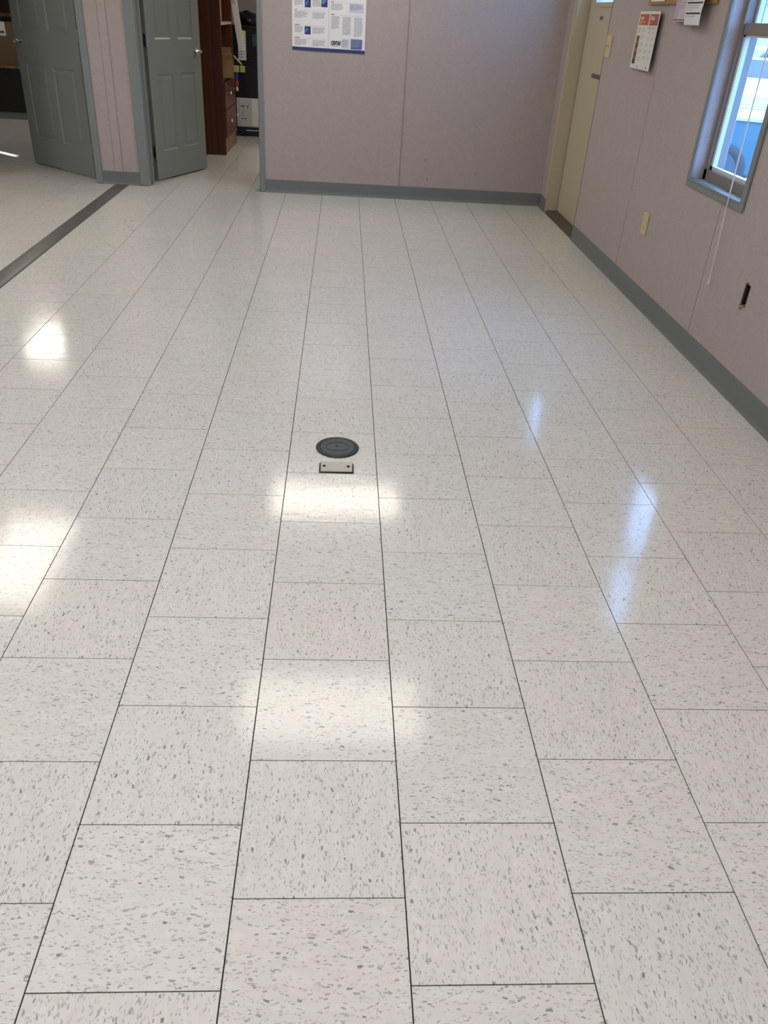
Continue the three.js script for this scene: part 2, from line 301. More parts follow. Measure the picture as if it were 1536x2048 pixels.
const wl = tag(grp('wall_left'), 'plain panel wall closing the far side of the hall', 'wall', null, 'structure');
const W2 = { z0: -9.55, z1: -8.95, y0: 1.1, y1: 1.95 };
mesh('wall_core', shapeZ([[ZFAR - 0.15, -0.62], [ZF + 0.15, -0.62], [ZF + 0.15, CEIL + 0.3], [ZFAR - 0.15, CEIL + 0.3]], [rect(W2.z0, W2.z1, W2.y0, W2.y1)], 0.14).translate(XL - 0.14, 0, 0), M.wall, wl);
tag(mesh('wall_front', bx(XL, 1.935, 0, CEIL + 0.12, ZF, ZF + 0.15), M.wall), 'plain panel wall at the end of the hall behind the viewer', 'wall', null, 'structure');
tag(mesh('wall_far', bx(XL, 1.935, 0, CEIL + 0.12, ZFAR - 0.15, ZFAR), M.wall), 'dim panel wall at the back of the two side rooms', 'wall', null, 'structure');
tag(mesh('wall_partition', bx(-1.72, -1.61, 0, CEIL, ZFAR, ZB2), M.wall), 'partition wall between the two side rooms', 'wall', null, 'structure');

// ---------------------------------------------------------------- baseboards
const coveProfile = [[0, 0.0005], [0.013, 0.0005], [0.0125, 0.003], [0.008, 0.012], [0.0055, 0.03], [0.005, 0.098], [0.0035, 0.1015], [0, 0.1015]];
const coveX = (x0, x1) => prism(coveProfile, x1 - x0).rotateY(Math.PI / 2).scale(1, 1, -1).translate(x0, 0, ZB);
function cove(length) { return prism(coveProfile, length); }         // runs along +z, standing off toward +x
function coveBack(x0, x1) { const g = cove(x1 - x0); g.rotateY(-Math.PI / 2); return g.translate(x1, 0, ZB); }
const coveRight = (z0, z1) => { const g = cove(z1 - z0); g.rotateY(Math.PI); return g.translate(XR, 0, z1); };
tag(mesh('baseboard_back', coveBack(-0.472, XR - 0.006), M.base), 'dark grey rubber baseboard under the poster wall', 'baseboard', null, 'structure');
tag(mesh('baseboard_pier', coveBack(-1.812, -1.512), M.base), 'short grey rubber baseboard between the two open doors', 'baseboard', null, 'structure');
tag(mesh('baseboard_right', [coveRight(DE[1] + 0.006, ZF - 0.002)], M.base), 'dark grey rubber baseboard below the window', 'baseboard', null, 'structure');
tag(mesh('baseboard_corner', [coveRight(ZB + 0.014, DE[0] - 0.03)], M.base), 'grey rubber baseboard stub in the corner beside the cream door', 'baseboard', null, 'structure');

// ---------------------------------------------------------------- inner door frames
function doorFrame(name, [x0, x1], cl, cr, label) {                // cl / cr: casing width left and right
  const g = tag(grp(name), label, 'door frame', null, 'structure');
  const d0 = ZB2 - 0.012, d1 = ZB + 0.014;
  mesh('jamb', [rb(x0 - 0.022, x0, 0.001, HEAD, d0, d1, 0.003), rb(x0 - cl, x0 - 0.02, 0.001, HEAD + 0.05, ZB + 0.0005, d1, 0.004)], M.grey, g);
  mesh('jamb', [rb(x1, x1 + 0.022, 0.001, HEAD, d0, d1, 0.003), rb(x1 + 0.02, x1 + cr, 0.001, HEAD + 0.05, ZB + 0.0005, d1, 0.004)], M.grey, g);
  mesh('head', [rb(x0 - 0.02, x1 + 0.02, HEAD, HEAD + 0.022, d0, d1, 0.003), rb(x0 - cl, x1 + cr, HEAD + 0.018, HEAD + 0.06, ZB + 0.0005, d1, 0.004)], M.grey, g);
  mesh('stop', [bx(x0, x0 + 0.012, 0.001, HEAD, -6.39, -6.355), bx(x1 - 0.012, x1, 0.001, HEAD, -6.39, -6.355)], M.grey, g);
  return g;
}
doorFrame('trim_2', DA, 0.05, 0.053, 'grey metal frame of the doorway with the leftmost open door');
doorFrame('trim_3', DB, 0.08, 0.035, 'grey metal frame of the doorway beside the poster');

// six-panel door leaf; hinge edge at x = 0, leaf toward +x, near face at z = 0, thickness toward -z
function panelDoor(name, W, [hx, hz], dir, label, panelSide) {
  const g = tag(grp(name, [hx, 0.012, hz], Math.atan2(-dir[1], dir[0])), label, 'door', null, 'structure');
  const H = 2.02, D = 0.036, st = 0.115, mul = 0.1, rails = [[0, 0.215], [0.79, 1.035], [1.6, 1.7], [1.91, H]];
  const pw = (W - 2 * st - mul) / 2, cols = [[st, st + pw], [st + pw + mul, W - st]], rows = [[0.215, 0.79], [1.035, 1.6], [1.7, 1.91]];
  const leaf = [bx(0, st, 0, H, -D, 0), bx(W - st, W, 0, H, -D, 0), bx(st + pw, st + pw + mul, 0, H, -D, 0)];
  for (const [a, b] of rails) for (const [c, d] of cols) leaf.push(bx(c, d, a, b, -D, 0));
  mesh('leaf', leaf, M.door, g);
  for (const [a, b] of rows) for (const [c, d] of cols) {
    const sh = (i, z) => [[c + i, a + i, z], [d - i, a + i, z], [d - i, b - i, z], [c + i, b - i, z]];
    const parts = [];
    for (const s of [1, -1]) {
      const L = s > 0 ? [sh(0, 0), sh(0.012, -0.008), sh(0.02, -0.008), sh(0.042, -0.002)] : [sh(0, -D), sh(0.012, -D + 0.008), sh(0.02, -D + 0.008), sh(0.042, -D + 0.002)];
      const P = [];
      const quad = (p, q, r, t) => { s > 0 ? P.push(p, q, r, p, r, t) : P.push(p, r, q, p, t, r); };
      for (let k = 0; k < 3; k++) for (let i = 0; i < 4; i++) quad(L[k][i], L[k][(i + 1) % 4], L[k + 1][(i + 1) % 4], L[k + 1][i]);
      quad(L[3][0], L[3][1], L[3][2], L[3][3]);
      const bg = new THREE.BufferGeometry(); bg.setAttribute('position', new THREE.Float32BufferAttribute(P.flat(), 3)); bg.computeVertexNormals(); bg.setAttribute('uv', new THREE.Float32BufferAttribute(new Float32Array(P.length * 2), 2)); parts.push(bg);
    }
    mesh('panel', parts, M.door, g);
  }
  // lever set on both faces
  const lx = W - 0.065, ly = 0.945;
  const lever = [];
  for (const s of [1, -1]) {
    const z = s > 0 ? 0 : -D;
    lever.push(cyl(0.028, 0.008, lx, ly, z + s * 0.004, 'z', 24), cyl(0.011, 0.045, lx, ly, z + s * 0.028, 'z', 16), tube([[lx, ly, z + s * 0.048], [lx - 0.02, ly + 0.004, z + s * 0.052], [lx - 0.06, ly + 0.006, z + s * 0.052], [lx - 0.1, ly - 0.002, z + s * 0.05]], 0.0085, 20, 10));
  }
  mesh('lever_handle', lever, M.chrome, g);
  mesh('latch_plate', bx(W, W + 0.001, ly - 0.028, ly + 0.028, -D + 0.006, -0.006), M.steel, g);
  for (const y of [0.22, 1.03, 1.8]) mesh('hinge', [cyl(0.0065, 0.09, -0.008, y, panelSide < 0 ? -D - 0.004 : 0.004, 'y', 12), bx(-0.002, -0.0005, y - 0.045, y + 0.045, -D + 0.004, -0.002)], M.steel, g);
  return g;
}
{ // door hinged on the right of the left doorway, swung into the room beyond
  const h = [-1.893, -6.463], f = [-2.6, -7.09], L = Math.hypot(f[0] - h[0], f[1] - h[1]);
  // leaf direction runs right to left, so its back (-z) face looks at the hall
  panelDoor('door_1', L - 0.01, h, [(f[0] - h[0]) / L, (f[1] - h[1]) / L], 'grey six-panel door standing open, left of the pink pier', -1);
}
{
  const h = [-1.4, -6.492], f = [-1.096, -7.235], L = Math.hypot(f[0] - h[0], f[1] - h[1]);
  panelDoor('door_2', L - 0.01, h, [(f[0] - h[0]) / L, (f[1] - h[1]) / L], 'grey six-panel door standing open in front of the brown cabinet', 1);
}

// ---------------------------------------------------------------- exterior door, in the corner of the right wall
{
  const g = tag(grp('door_3'), 'cream flush exterior door with a small high window', 'door', null, 'structure');
  const x = 1.952, y0 = 0.024, w0 = -5.86, w1 = -5.26, wy0 = 1.475, wy1 = 1.95, [z0, z1] = DE;
  mesh('leaf', shapeZ([[z0 + 0.018, y0], [z1 + 0.014, y0], [z1 + 0.014, HEAD - 0.004], [z0 + 0.018, HEAD - 0.004]], [rect(w0, w1, wy0, wy1)], 0.044).translate(x, 0, 0), M.cream, g);
  mesh('glazing_bead', shapeZ(rect(w0 - 0.022, w1 + 0.022, wy0 - 0.022, wy1 + 0.022), [rect(w0 + 0.004, w1 - 0.004, wy0 + 0.004, wy1 - 0.004)], 0.006).translate(x - 0.0062, 0, 0), M.cream, g);
  mesh('pane', bx(x + 0.018, x + 0.022, wy0, wy1, w0, w1), M.glass, g);
  const hz = -5.2, hy = 1.043;
  const set = mesh('lever_handle', [cyl(0.03, 0.01, x - 0.005, hy, hz, 'x', 24), cyl(0.012, 0.06, x - 0.035, hy, hz, 'x', 16), rb(x - 0.08, x - 0.06, hy - 0.014, hy + 0.014, hz - 0.2, hz + 0.015, 0.009, 3)], M.gunmetal, g);
  mesh('decal', [bx(x - 0.001, x, 1.372, 1.398, -5.705, -5.687), bx(x - 0.001, x, 1.372, 1.398, -5.655, -5.637), bx(x - 0.001, x, 1.381, 1.391, -5.69, -5.65)], std(lin(0.04, 0.045, 0.09), 0.6), g);
  const f = tag(grp('trim_4'), 'cream metal frame around the exterior door', 'door frame', null, 'structure');
  mesh('jamb', [bx(XR - 0.002, 2.004, 0.001, HEAD, z0 - 0.022, z0 - 0.0005), rb(XR - 0.01, XR - 0.0005, 0.102, HEAD + 0.02, z0 - 0.05, z0 - 0.022, 0.003)], M.cream, f);
  mesh('jamb', bx(1.9365, 2.004, 0.001, HEAD, z1 + 0.0155, z1 + 0.0195), M.cream, f);
  mesh('head', bx(XR - 0.002, 2.004, HEAD, HEAD + 0.018, z0 - 0.02, z1 + 0.018), M.cream, f);
  mesh('gap_shade_strip', bx(1.962, 1.994, 0.023, HEAD, z0, z0 + 0.0175), M.black, f);  // black strip stands in for the shade in the door gap
  mesh('casing', rb(XR - 0.006, XR - 0.0005, 0.102, HEAD + 0.03, z0 - 0.078, z0 - 0.052, 0.002), M.wall, f);
  tag(mesh('trim_5', prism([[0, 0.0005], [0.14, 0.0005], [0.14, 0.022], [0.02, 0.02], [0.004, 0.008]], z1 - z0 - 0.002).translate(XR - 0.006, 0, z0 + 0.001), M.threshold), 'dark brown metal threshold below the cream door', 'threshold', null, 'structure');
}

// ---------------------------------------------------------------- window
{
  const g = tag(grp('window_1'), 'narrow single-hung window with grey trim looking onto the parked cars', 'window', null, 'structure');
  const { z0, z1, y0, y1 } = WIN, t = 0.036;
  mesh('casing', [rb(XR - 0.012, XR - 0.0004, y0 - t, y0, z0 - t, z1 + t, 0.003), rb(XR - 0.012, XR - 0.0004, y1, y1 + t, z0 - t, z1 + t, 0.003), rb(XR - 0.012, XR - 0.0004, y0 - 0.001, y1 + 0.001, z0 - t, z0, 0.003), rb(XR - 0.012, XR - 0.0004, y0 - 0.001, y1 + 0.001, z1, z1 + t, 0.003)], M.grey, g);
  mesh('reveal', [bx(XR - 0.002, 1.936, y0, y1, z0 - 0.008, z0), bx(XR - 0.002, 1.936, y0, y1, z1, z1 + 0.008), bx(XR - 0.002, 1.936, y1, y1 + 0.008, z0, z1)], M.wall, g);
  mesh('window_sill', rb(XR - 0.016, 1.936, y0 - 0.01, y0, z0, z1, 0.003), M.grey, g);
  const fx = 1.908;
  mesh('window_frame', [bx(fx, 1.985, y0, y0 + 0.045, z0, z1), bx(fx, 1.985, y1 - 0.03, y1, z0, z1), bx(fx, 1.985, y0, y1, z0, z0 + 0.03), bx(fx, 1.985, y0, y1, z1 - 0.03, z1)], M.frameTaupe, g);
  const sash = (name, xx, a, b, rail) => {
    const s = mesh(name, [bx(xx, xx + 0.022, a, a + rail, z0 + 0.03, z1 - 0.03), bx(xx, xx + 0.022, b - 0.03, b, z0 + 0.03, z1 - 0.03), bx(xx, xx + 0.022, a, b, z0 + 0.03, z0 + 0.05), bx(xx, xx + 0.022, a, b, z1 - 0.05, z1 - 0.03)], M.vinyl, g);
    mesh('pane', bx(xx + 0.009, xx + 0.012, a + rail - 0.004, b - 0.026, z0 + 0.046, z1 - 0.046), M.glass, s);
    return s;
  };
  sash('sash', 1.922, y0 + 0.042, 1.36, 0.02);
  sash('sash', 1.95, 1.345, y1 - 0.028, 0.03);
  mesh('meeting_rail', rb(1.916, 1.946, 1.338, 1.384, z0 + 0.03, z1 - 0.03, 0.003), M.frameTaupe, g);
  mesh('sill_debris', [tube([[1.885, y0 + 0.003, -2.9], [1.893, y0 + 0.008, -2.885], [1.9, y0 + 0.003, -2.87]], 0.002, 8, 5), tube([[1.89, y0 + 0.003, -2.93], [1.9, y0 + 0.006, -2.922], [1.895, y0 + 0.003, -2.91]], 0.0025, 8, 5)], M.cardDark, g);
}
{ // raised blind above with its hanging cord
  const g = tag(grp('window_blind'), 'raised white window blind with a long hanging pull cord', 'blind');
  const { z0, z1, y1 } = WIN;
  mesh('headrail', rb(1.868, 1.902, y1 - 0.035, y1 - 0.001, z0 + 0.01, z1 - 0.01, 0.003), M.vinyl, g);
  mesh('slat_stack', Array.from({ length: 12 }, (_, i) => bx(1.872, 1.898, y1 - 0.045 - i * 0.007, y1 - 0.042 - i * 0.007, z0 + 0.012, z1 - 0.012)), M.vinyl, g);
  mesh('pull_cord', [tube([[1.866, y1 - 0.03, -2.78], [1.842, 1.6, -2.772], [1.838, 1.2, -2.764], [1.837, 0.8, -2.752], [1.837, 0.4, -2.716]], 0.0022, 40, 6), tube([[1.866, y1 - 0.03, -2.774], [1.842, 1.6, -2.766], [1.838, 1.2, -2.76], [1.837, 0.8, -2.749], [1.837, 0.4, -2.716]], 0.0022, 40, 6)], M.cord, g);
  mesh('tassel', new THREE.LatheGeometry([[0.001, 0.03], [0.004, 0.028], [0.0065, 0.012], [0.0085, 0.002], [0.007, 0], [0.0001, 0]].map((p) => new THREE.Vector2(...p)), 14).translate(1.837, 0.372, -2.714), M.vinyl, g);
}

// window of the side room; its unseen coverings are added, shaped to throw a thin sun patch
{
  const g = tag(grp('window_2'), 'side-room window with two added shades, their slit shaped to let sun in', 'window', null, 'structure');
  const { z0, z1, y0, y1 } = W2;
  mesh('window_frame', [bx(XL - 0.13, XL - 0.08, y0, y0 + 0.03, z0, z1), bx(XL - 0.13, XL - 0.08, y1 - 0.03, y1, z0, z1), bx(XL - 0.13, XL - 0.08, y0 + 0.03, y1 - 0.03, z0, z0 + 0.03), bx(XL - 0.13, XL - 0.08, y0 + 0.03, y1 - 0.03, z1 - 0.03, z1)], M.vinyl, g);
  mesh('pane', bx(XL - 0.11, XL - 0.107, y0 + 0.03, y1 - 0.03, z0 + 0.03, z1 - 0.03), M.glass, g);
  mesh('shade', bx(XL - 0.05, XL - 0.046, y0 + 0.004, y1 - 0.005, z0 + 0.004, -9.29), M.vinyl, g);
  mesh('shade', bx(XL - 0.05, XL - 0.046, y0 + 0.004, y1 - 0.005, -9.205, z1 - 0.004), M.vinyl, g);
  mesh('added_valance', bx(XL - 0.044, XL - 0.036, 1.36, y1 - 0.004, z0 + 0.004, z1 - 0.004), M.vinyl, g);
}

// ---------------------------------------------------------------- things on the floor
{
  const g = tag(grp('floor_cover', [0.1685, 0, -1.709]), 'round dark grey floor outlet cover with moulded rings', 'floor cover');
  const lathe = (pts) => new THREE.LatheGeometry(pts.map((p) => new THREE.Vector2(...p)), 48);
  mesh('rim', lathe([[0.0605, 0.0005], [0.0765, 0.0005], [0.077, 0.003], [0.0745, 0.006], [0.069, 0.0072], [0.0645, 0.0068], [0.0625, 0.005]]), M.rubberDark, g);
  mesh('cap', lathe([[0.0001, 0.0062], [0.049, 0.0062], [0.05, 0.0052], [0.052, 0.0052], [0.053, 0.0064], [0.0605, 0.0064], [0.062, 0.005], [0.062, 0.0005]]), M.rubber, g);
  const ring = new THREE.Shape(), hole = new THREE.Path();
  ring.absellipse(0, 0, 0.043, 0.034, 0, Math.PI * 2); hole.absellipse(0, 0, 0.0395, 0.0305, 0, Math.PI * 2); ring.holes.push(hole);
  mesh('oval_slot', new THREE.ExtrudeGeometry(ring, { depth: 0.0012, bevelEnabled: false, curveSegments: 24 }).rotateX(-Math.PI / 2).translate(0, 0.0062, 0), M.rubberDark, g);
  mesh('screw', cyl(0.0042, 0.002, -0.002, 0.007, -0.004, 'y', 12), M.black, g);
}
{
  const g = tag(grp('metal_plate', [0.1665, 0, -1.558]), 'small rectangular steel plate with two screw holes set in the floor', 'floor plate');
  mesh('dark_gap_sheet', rb(-0.0595, 0.0595, 0, 0.0012, -0.034, 0.033, 0.0005, 1), M.black, g);  // raised black sheet stands in for the shaded gap round the plate
  const s = new THREE.Shape([[-0.053, -0.029], [0.053, -0.027], [0.054, 0.029], [-0.053, 0.029]].map((p) => new THREE.Vector2(...p)));
  for (const x of [-0.042, 0.041]) { const h = new THREE.Path(); h.absellipse(x, 0.004, 0.0055, 0.0075, 0, Math.PI * 2); s.holes.push(h); }
  mesh('plate', new THREE.ExtrudeGeometry(s, { depth: 0.002, bevelEnabled: true, bevelThickness: 0.0012, bevelSize: 0.0016, bevelSegments: 2 }).rotateX(-Math.PI / 2 + 0.075).translate(0, 0.0044, 0), std(lin(0.3, 0.295, 0.29), 0.3, { metalness: 1 }), g);
  mesh('screw', cyl(0.005, 0.001, -0.043, 0.0018, -0.002, 'y', 10), M.black, g); mesh('screw', cyl(0.006, 0.001, 0.042, 0.0018, -0.002, 'y', 10), M.black, g);
}

// ---------------------------------------------------------------- things on the walls
function sheet(name, w, h, tex, parent, thick = 0.0012, bend = () => 0, nx = 12, ny = 12) {   // paper standing in local xy, printed face toward +z
  const top = new THREE.PlaneGeometry(w, h, nx, ny), p = top.attributes.position;
  for (let i = 0; i < p.count; i++) p.setZ(i, bend(p.getX(i) / w + 0.5, p.getY(i) / h + 0.5));
  top.computeVertexNormals();
  const back = top.clone(), bp = back.attributes.position; for (let i = 0; i < bp.count; i++) bp.setZ(i, bp.getZ(i) - thick);
  const ix = back.index.array.slice(); for (let i = 0; i < ix.length; i += 3) [ix[i], ix[i + 1]] = [ix[i + 1], ix[i]]; back.setIndex(new THREE.BufferAttribute(ix, 1)); back.computeVertexNormals();
  const edge = []; const at = (i, j) => j * (nx + 1) + i; const ring = [];
  for (let i = 0; i < nx; i++) ring.push(at(i, 0)); for (let j = 0; j < ny; j++) ring.push(at(nx, j)); for (let i = nx; i > 0; i--) ring.push(at(i, ny)); for (let j = ny; j > 0; j--) ring.push(at(0, j));
  const V = (a, i) => [a.getX(i), a.getY(i), a.getZ(i)];
  for (let k = 0; k < ring.length; k++) { const a = ring[k], b = ring[(k + 1) % ring.length]; edge.push(...V(p, a), ...V(bp, a), ...V(p, b), ...V(p, b), ...V(bp, a), ...V(bp, b)); }
  const eg = new THREE.BufferGeometry(); eg.setAttribute('position', new THREE.Float32BufferAttribute(edge, 3)); eg.computeVertexNormals(); eg.setAttribute('uv', new THREE.Float32BufferAttribute(new Float32Array(edge.length / 3 * 2).fill(0.004), 2));
  return mesh(name, [top, back, eg], std(lin(0.92, 0.92, 0.92), 0.5, { map: tex }), parent);
}
const textLines = (g, x, y, w, n, dy, color, hgt = 2.2) => { g.fillStyle = color; for (let i = 0; i < n; i++) { let cx = x; const end = x + w * (i === n - 1 ? range(0.4, 0.8) : range(0.82, 1)); while (cx < end) { const l = range(5, 16); g.fillRect(cx, y + i * dy, Math.min(l, end - cx), hgt); cx += l + range(2, 3.5); } } };

{ // large safety poster on the back wall
  const W = 0.56, H = 0.86, PX = 1400;
  const tex = canvasTex(Math.round(W * PX), Math.round(H * PX), (g, w, h) => {
    const X = (m) => m * PX, Y = (m) => h - m * PX;             // metres from the lower left corner
    g.fillStyle = 'rgb(236,236,240)'; g.fillRect(0, 0, w, h);
    g.fillStyle = 'rgb(44,58,112)'; g.fillRect(0, Y(0.022), w, X(0.022));
    g.fillStyle = 'rgb(44,58,112)'; g.fillRect(0, 0, w, X(0.07));
    g.fillStyle = 'rgb(150,90,110)'; g.fillRect(X(0.2785), X(0.09), 1.6, Y(0.024) - X(0.09));
    const head = (x, y, t) => { g.fillStyle = 'rgb(176,60,78)'; textLines(g, X(x), Y(y), X(t), 1, 8, 'rgb(168,56,76)', 9); g.fillStyle = 'rgb(150,150,160)'; g.fillRect(X(x + t + 0.008), Y(y) + 5, X(0.235 - t - 0.008), 1.6); };
    const block = (x, y, ww, n) => textLines(g, X(x), Y(y), X(ww), n, 8.4, 'rgb(128,128,138)', 4);
    for (const [y, t, pic] of [[0.085, 0.09, 0], [0.17, 0.06, 1], [0.265, 0.03, 0], [0.345, 0.09, 2], [0.43, 0.06, 0], [0.52, 0.08, 1], [0.62, 0.05, 0], [0.71, 0.08, 1]]) {
      head(0.02, y, t); block(0.02, y - 0.012, pic ? 0.065 : 0.1, 7); block(0.155, y - 0.014, 0.1, 7);
      if (pic) { g.fillStyle = 'rgb(28,52,118)'; g.fillRect(X(0.096), Y(y - 0.01), X(0.045), X(0.053)); g.fillStyle = 'rgb(86,120,176)'; g.beginPath(); g.ellipse(X(0.112), Y(y - 0.034), X(0.009), X(0.018), 0.5, 0, 7); g.fill(); }
      if (pic === 2) { g.fillStyle = 'rgb(28,52,118)'; g.fillRect(X(0.222), Y(y + 0.005), X(0.045), X(0.06)); g.fillStyle = 'rgb(96,130,182)'; g.beginPath(); g.ellipse(X(0.24), Y(y - 0.02), X(0.012), X(0.02), 0.9, 0, 7); g.fill(); }
    }
    for (const [y, t] of [[0.25, 0.06], [0.33, 0.03], [0.43, 0.05], [0.53, 0.07], [0.63, 0.04], [0.72, 0.06]]) {
      head(0.295, y, t);
      if (y > 0.26) { block(0.295, y - 0.014, 0.09, 7); g.fillStyle = 'rgb(206,206,226)'; g.fillRect(X(0.432), Y(y - 0.006), X(0.108), X(0.058)); block(0.435, y - 0.012, 0.1, 6); }
      else for (const [x, n] of [[0.297, 14], [0.385, 20], [0.472, 21]]) block(x, y - 0.014, 0.066, n);
    }
    g.fillStyle = 'rgb(205,205,214)'; g.fillRect(X(0.378), Y(0.09), X(0.058), X(0.06)); textLines(g, X(0.382), Y(0.086), X(0.05), 8, 8, 'rgb(150,150,165)', 3);
    g.fillStyle = 'rgb(96,112,160)'; g.fillRect(X(0.45), Y(0.094), X(0.088), X(0.068)); textLines(g, X(0.456), Y(0.088), X(0.074), 8, 9, 'rgb(160,172,204)', 3);
    g.fillStyle = 'rgb(22,28,72)'; g.font = 'bold 46px sans-serif'; g.textAlign = 'center'; g.textBaseline = 'alphabetic'; g.strokeStyle = 'rgb(22,28,72)'; g.lineWidth = 5; g.save(); g.translate(X(0.334), Y(0.05)); g.transform(0.64, 0, -0.12, 1, 0, 0); g.fillText('CINTAS', 0, 0); g.strokeText('CINTAS', 0, 0); g.restore();
    g.fillStyle = 'rgb(190,50,60)'; g.fillRect(X(0.296), Y(0.046), X(0.074), 3); textLines(g, X(0.3), Y(0.04), X(0.066), 1, 5, 'rgb(180,90,100)', 4);
  });
  const g = tag(grp('poster', [0.031, 1.05 + H / 2, ZB + 0.0025]), 'large white printed safety poster with a dark blue bottom band', 'poster');
  sheet('sheet', W, H, tex, g, 0.0012, (u, v) => 0.004 * Math.pow(1 - v, 6) * Math.abs(Math.sin(u * 4)));
}
{ // landscape brochure on the right wall
  const W = 0.39, H = 0.283, w = 936, h = 680;
  const tex = canvasTex(w, h, (g) => {
    g.fillStyle = 'rgb(226,226,220)'; g.fillRect(0, 0, w, h);
    g.fillStyle = 'rgb(188,92,56)'; g.fillRect(26, 34, 420, 128); g.fillStyle = 'rgb(168,82,62)'; g.fillRect(484, 34, 412, 128);
    textLines(g, 50, 66, 350, 1, 20, 'rgb(240,206,190)', 34); textLines(g, 50, 118, 260, 2, 20, 'rgb(236,190,170)', 10);
    textLines(g, 520, 60, 330, 1, 20, 'rgb(236,196,184)', 44); textLines(g, 520, 126, 120, 1, 20, 'rgb(236,190,176)', 12);
    g.fillStyle = 'rgb(206,190,198)'; g.fillRect(470, 176, 430, 34);
    for (const [y, a, b, c] of [[286, 120, 96, 44], [330, 150, 110, 90], [380, 110, 60, 40], [430, 130, 100, 96], [480, 120, 54, 36], [530, 160, 96, 52], [572, 60, 34, 22]]) { g.fillStyle = `rgb(${a},${b},${c})`; g.fillRect(46, y, 132, 52); g.fillStyle = `rgb(${c + 40},${c + 20},${c})`; g.beginPath(); g.ellipse(90 + rnd() * 50, y + 26, 30, 18, 0.4, 0, 7); g.fill(); }
    textLines(g, 46, 190, 130, 5, 14, 'rgb(128,128,132)', 6);
    for (let k = 0; k < 5; k++) { textLines(g, 214, 190 + k * 84, 190, 5, 13, 'rgb(170,176,168)', 6); textLines(g, 500 + (k % 2) * 10, 226 + k * 74, 160, 3, 13, 'rgb(168,164,176)', 6); textLines(g, 720, 226 + k * 74, 160, 3, 13, 'rgb(168,160,172)', 6); }
    g.fillStyle = 'rgb(60,60,62)'; g.beginPath(); g.ellipse(330, 646, 20, 9, 0.2, 0, 7); g.fill(); g.fillRect(740, 640, 52, 16);
  });
  const g = tag(grp('brochure', [XR - 0.008, 1.139 + H / 2, -4.297], -Math.PI / 2), 'white brochure with two orange header boxes taped to the wall', 'brochure');
  sheet('sheet', W, H, tex, g, 0.0015, (u, v) => 0.002 + 0.016 * u * u + 0.004 * (1 - v));
}
{ // pin board with papers hanging from its lower edge
  const g = tag(grp('cork_board', [XR - 0.002, 1.452, -3.89], -Math.PI / 2), 'oak framed cork board above the brochure', 'pin board');
  const W = 0.96, H = 0.62;
  mesh('cork', bx(-W / 2 + 0.02, W / 2 - 0.02, 0.02, H - 0.02, -0.006, 0.006), M.cork, g);
  mesh('board_frame', [rb(-W / 2, W / 2, 0, 0.03, -0.008, 0.014, 0.004), rb(-W / 2, W / 2, H - 0.03, H, -0.008, 0.014, 0.004), rb(-W / 2, -W / 2 + 0.03, 0.028, H - 0.028, -0.008, 0.014, 0.004), rb(W / 2 - 0.03, W / 2, 0.028, H - 0.028, -0.008, 0.014, 0.004)], M.oak, g);
}
{
  const notice = (fn) => canvasTex(256, 384, (g, w, h) => { g.fillStyle = 'rgb(230,230,232)'; g.fillRect(0, 0, w, h); fn(g, w, h); });
  const a = tag(grp('paper_sheet', [XR - 0.02, 1.552, -3.586], -Math.PI / 2), 'white sheet with two black bars hanging over the cork board edge', 'paper');
  sheet('sheet', 0.25, 0.376, notice((g, w, h) => { g.fillStyle = 'rgb(40,40,44)'; for (const y of [292, 336]) g.fillRect(14, y - 4, w - 26, 7); for (const y of [90, 180]) g.fillRect(14, y, w - 26, 7); for (const y of [60, 110, 200, 254, 302]) textLines(g, 14, y, w - 30, y === 302 ? 3 : 4, 9, 'rgb(150,150,156)', 3); textLines(g, 14, 346, w - 40, 1, 8, 'rgb(160,160,166)', 3); }), a, 0.001, (u, v) => 0.003 + 0.03 * Math.pow(1 - v, 2) * (0.3 + 0.7 * u) + 0.012 * Math.max(0, Math.sin(v * 7)));
  const b = tag(grp('paper_sheet_001', [XR - 0.0185, 1.55, -3.79], -Math.PI / 2), 'pinkish sheet tucked behind the sheet with black bars', 'paper');
  sheet('sheet', 0.2, 0.345, canvasTex(200, 345, (g, w, h) => { g.fillStyle = 'rgb(206,192,198)'; g.fillRect(0, 0, w, h); g.fillStyle = 'rgb(186,172,190)'; g.fillRect(0, 0, 60, h); textLines(g, 20, 190, 160, 8, 12, 'rgb(180,160,172)', 5); g.fillStyle = 'rgb(150,90,104)'; g.fillRect(0, h - 10, w, 6); g.fillStyle = 'rgb(190,70,70)'; g.fillRect(84, h - 64, 12, 10); }), b, 0.001, (u, v) => 0.002 + 0.008 * (1 - v));
  const c = tag(grp('paper_sheet_002', [XR - 0.019, 1.61, -4.2], -Math.PI / 2), 'cream sheet pinned at the end of the cork board above the brochure', 'paper');
  sheet('sheet', 0.22, 0.29, canvasTex(220, 290, (g, w, h) => { g.fillStyle = 'rgb(236,230,212)'; g.fillRect(0, 0, w, h); textLines(g, 20, 30, 170, 18, 13, 'rgb(150,150,150)', 4); }), c, 0.001, () => 0.003);
}
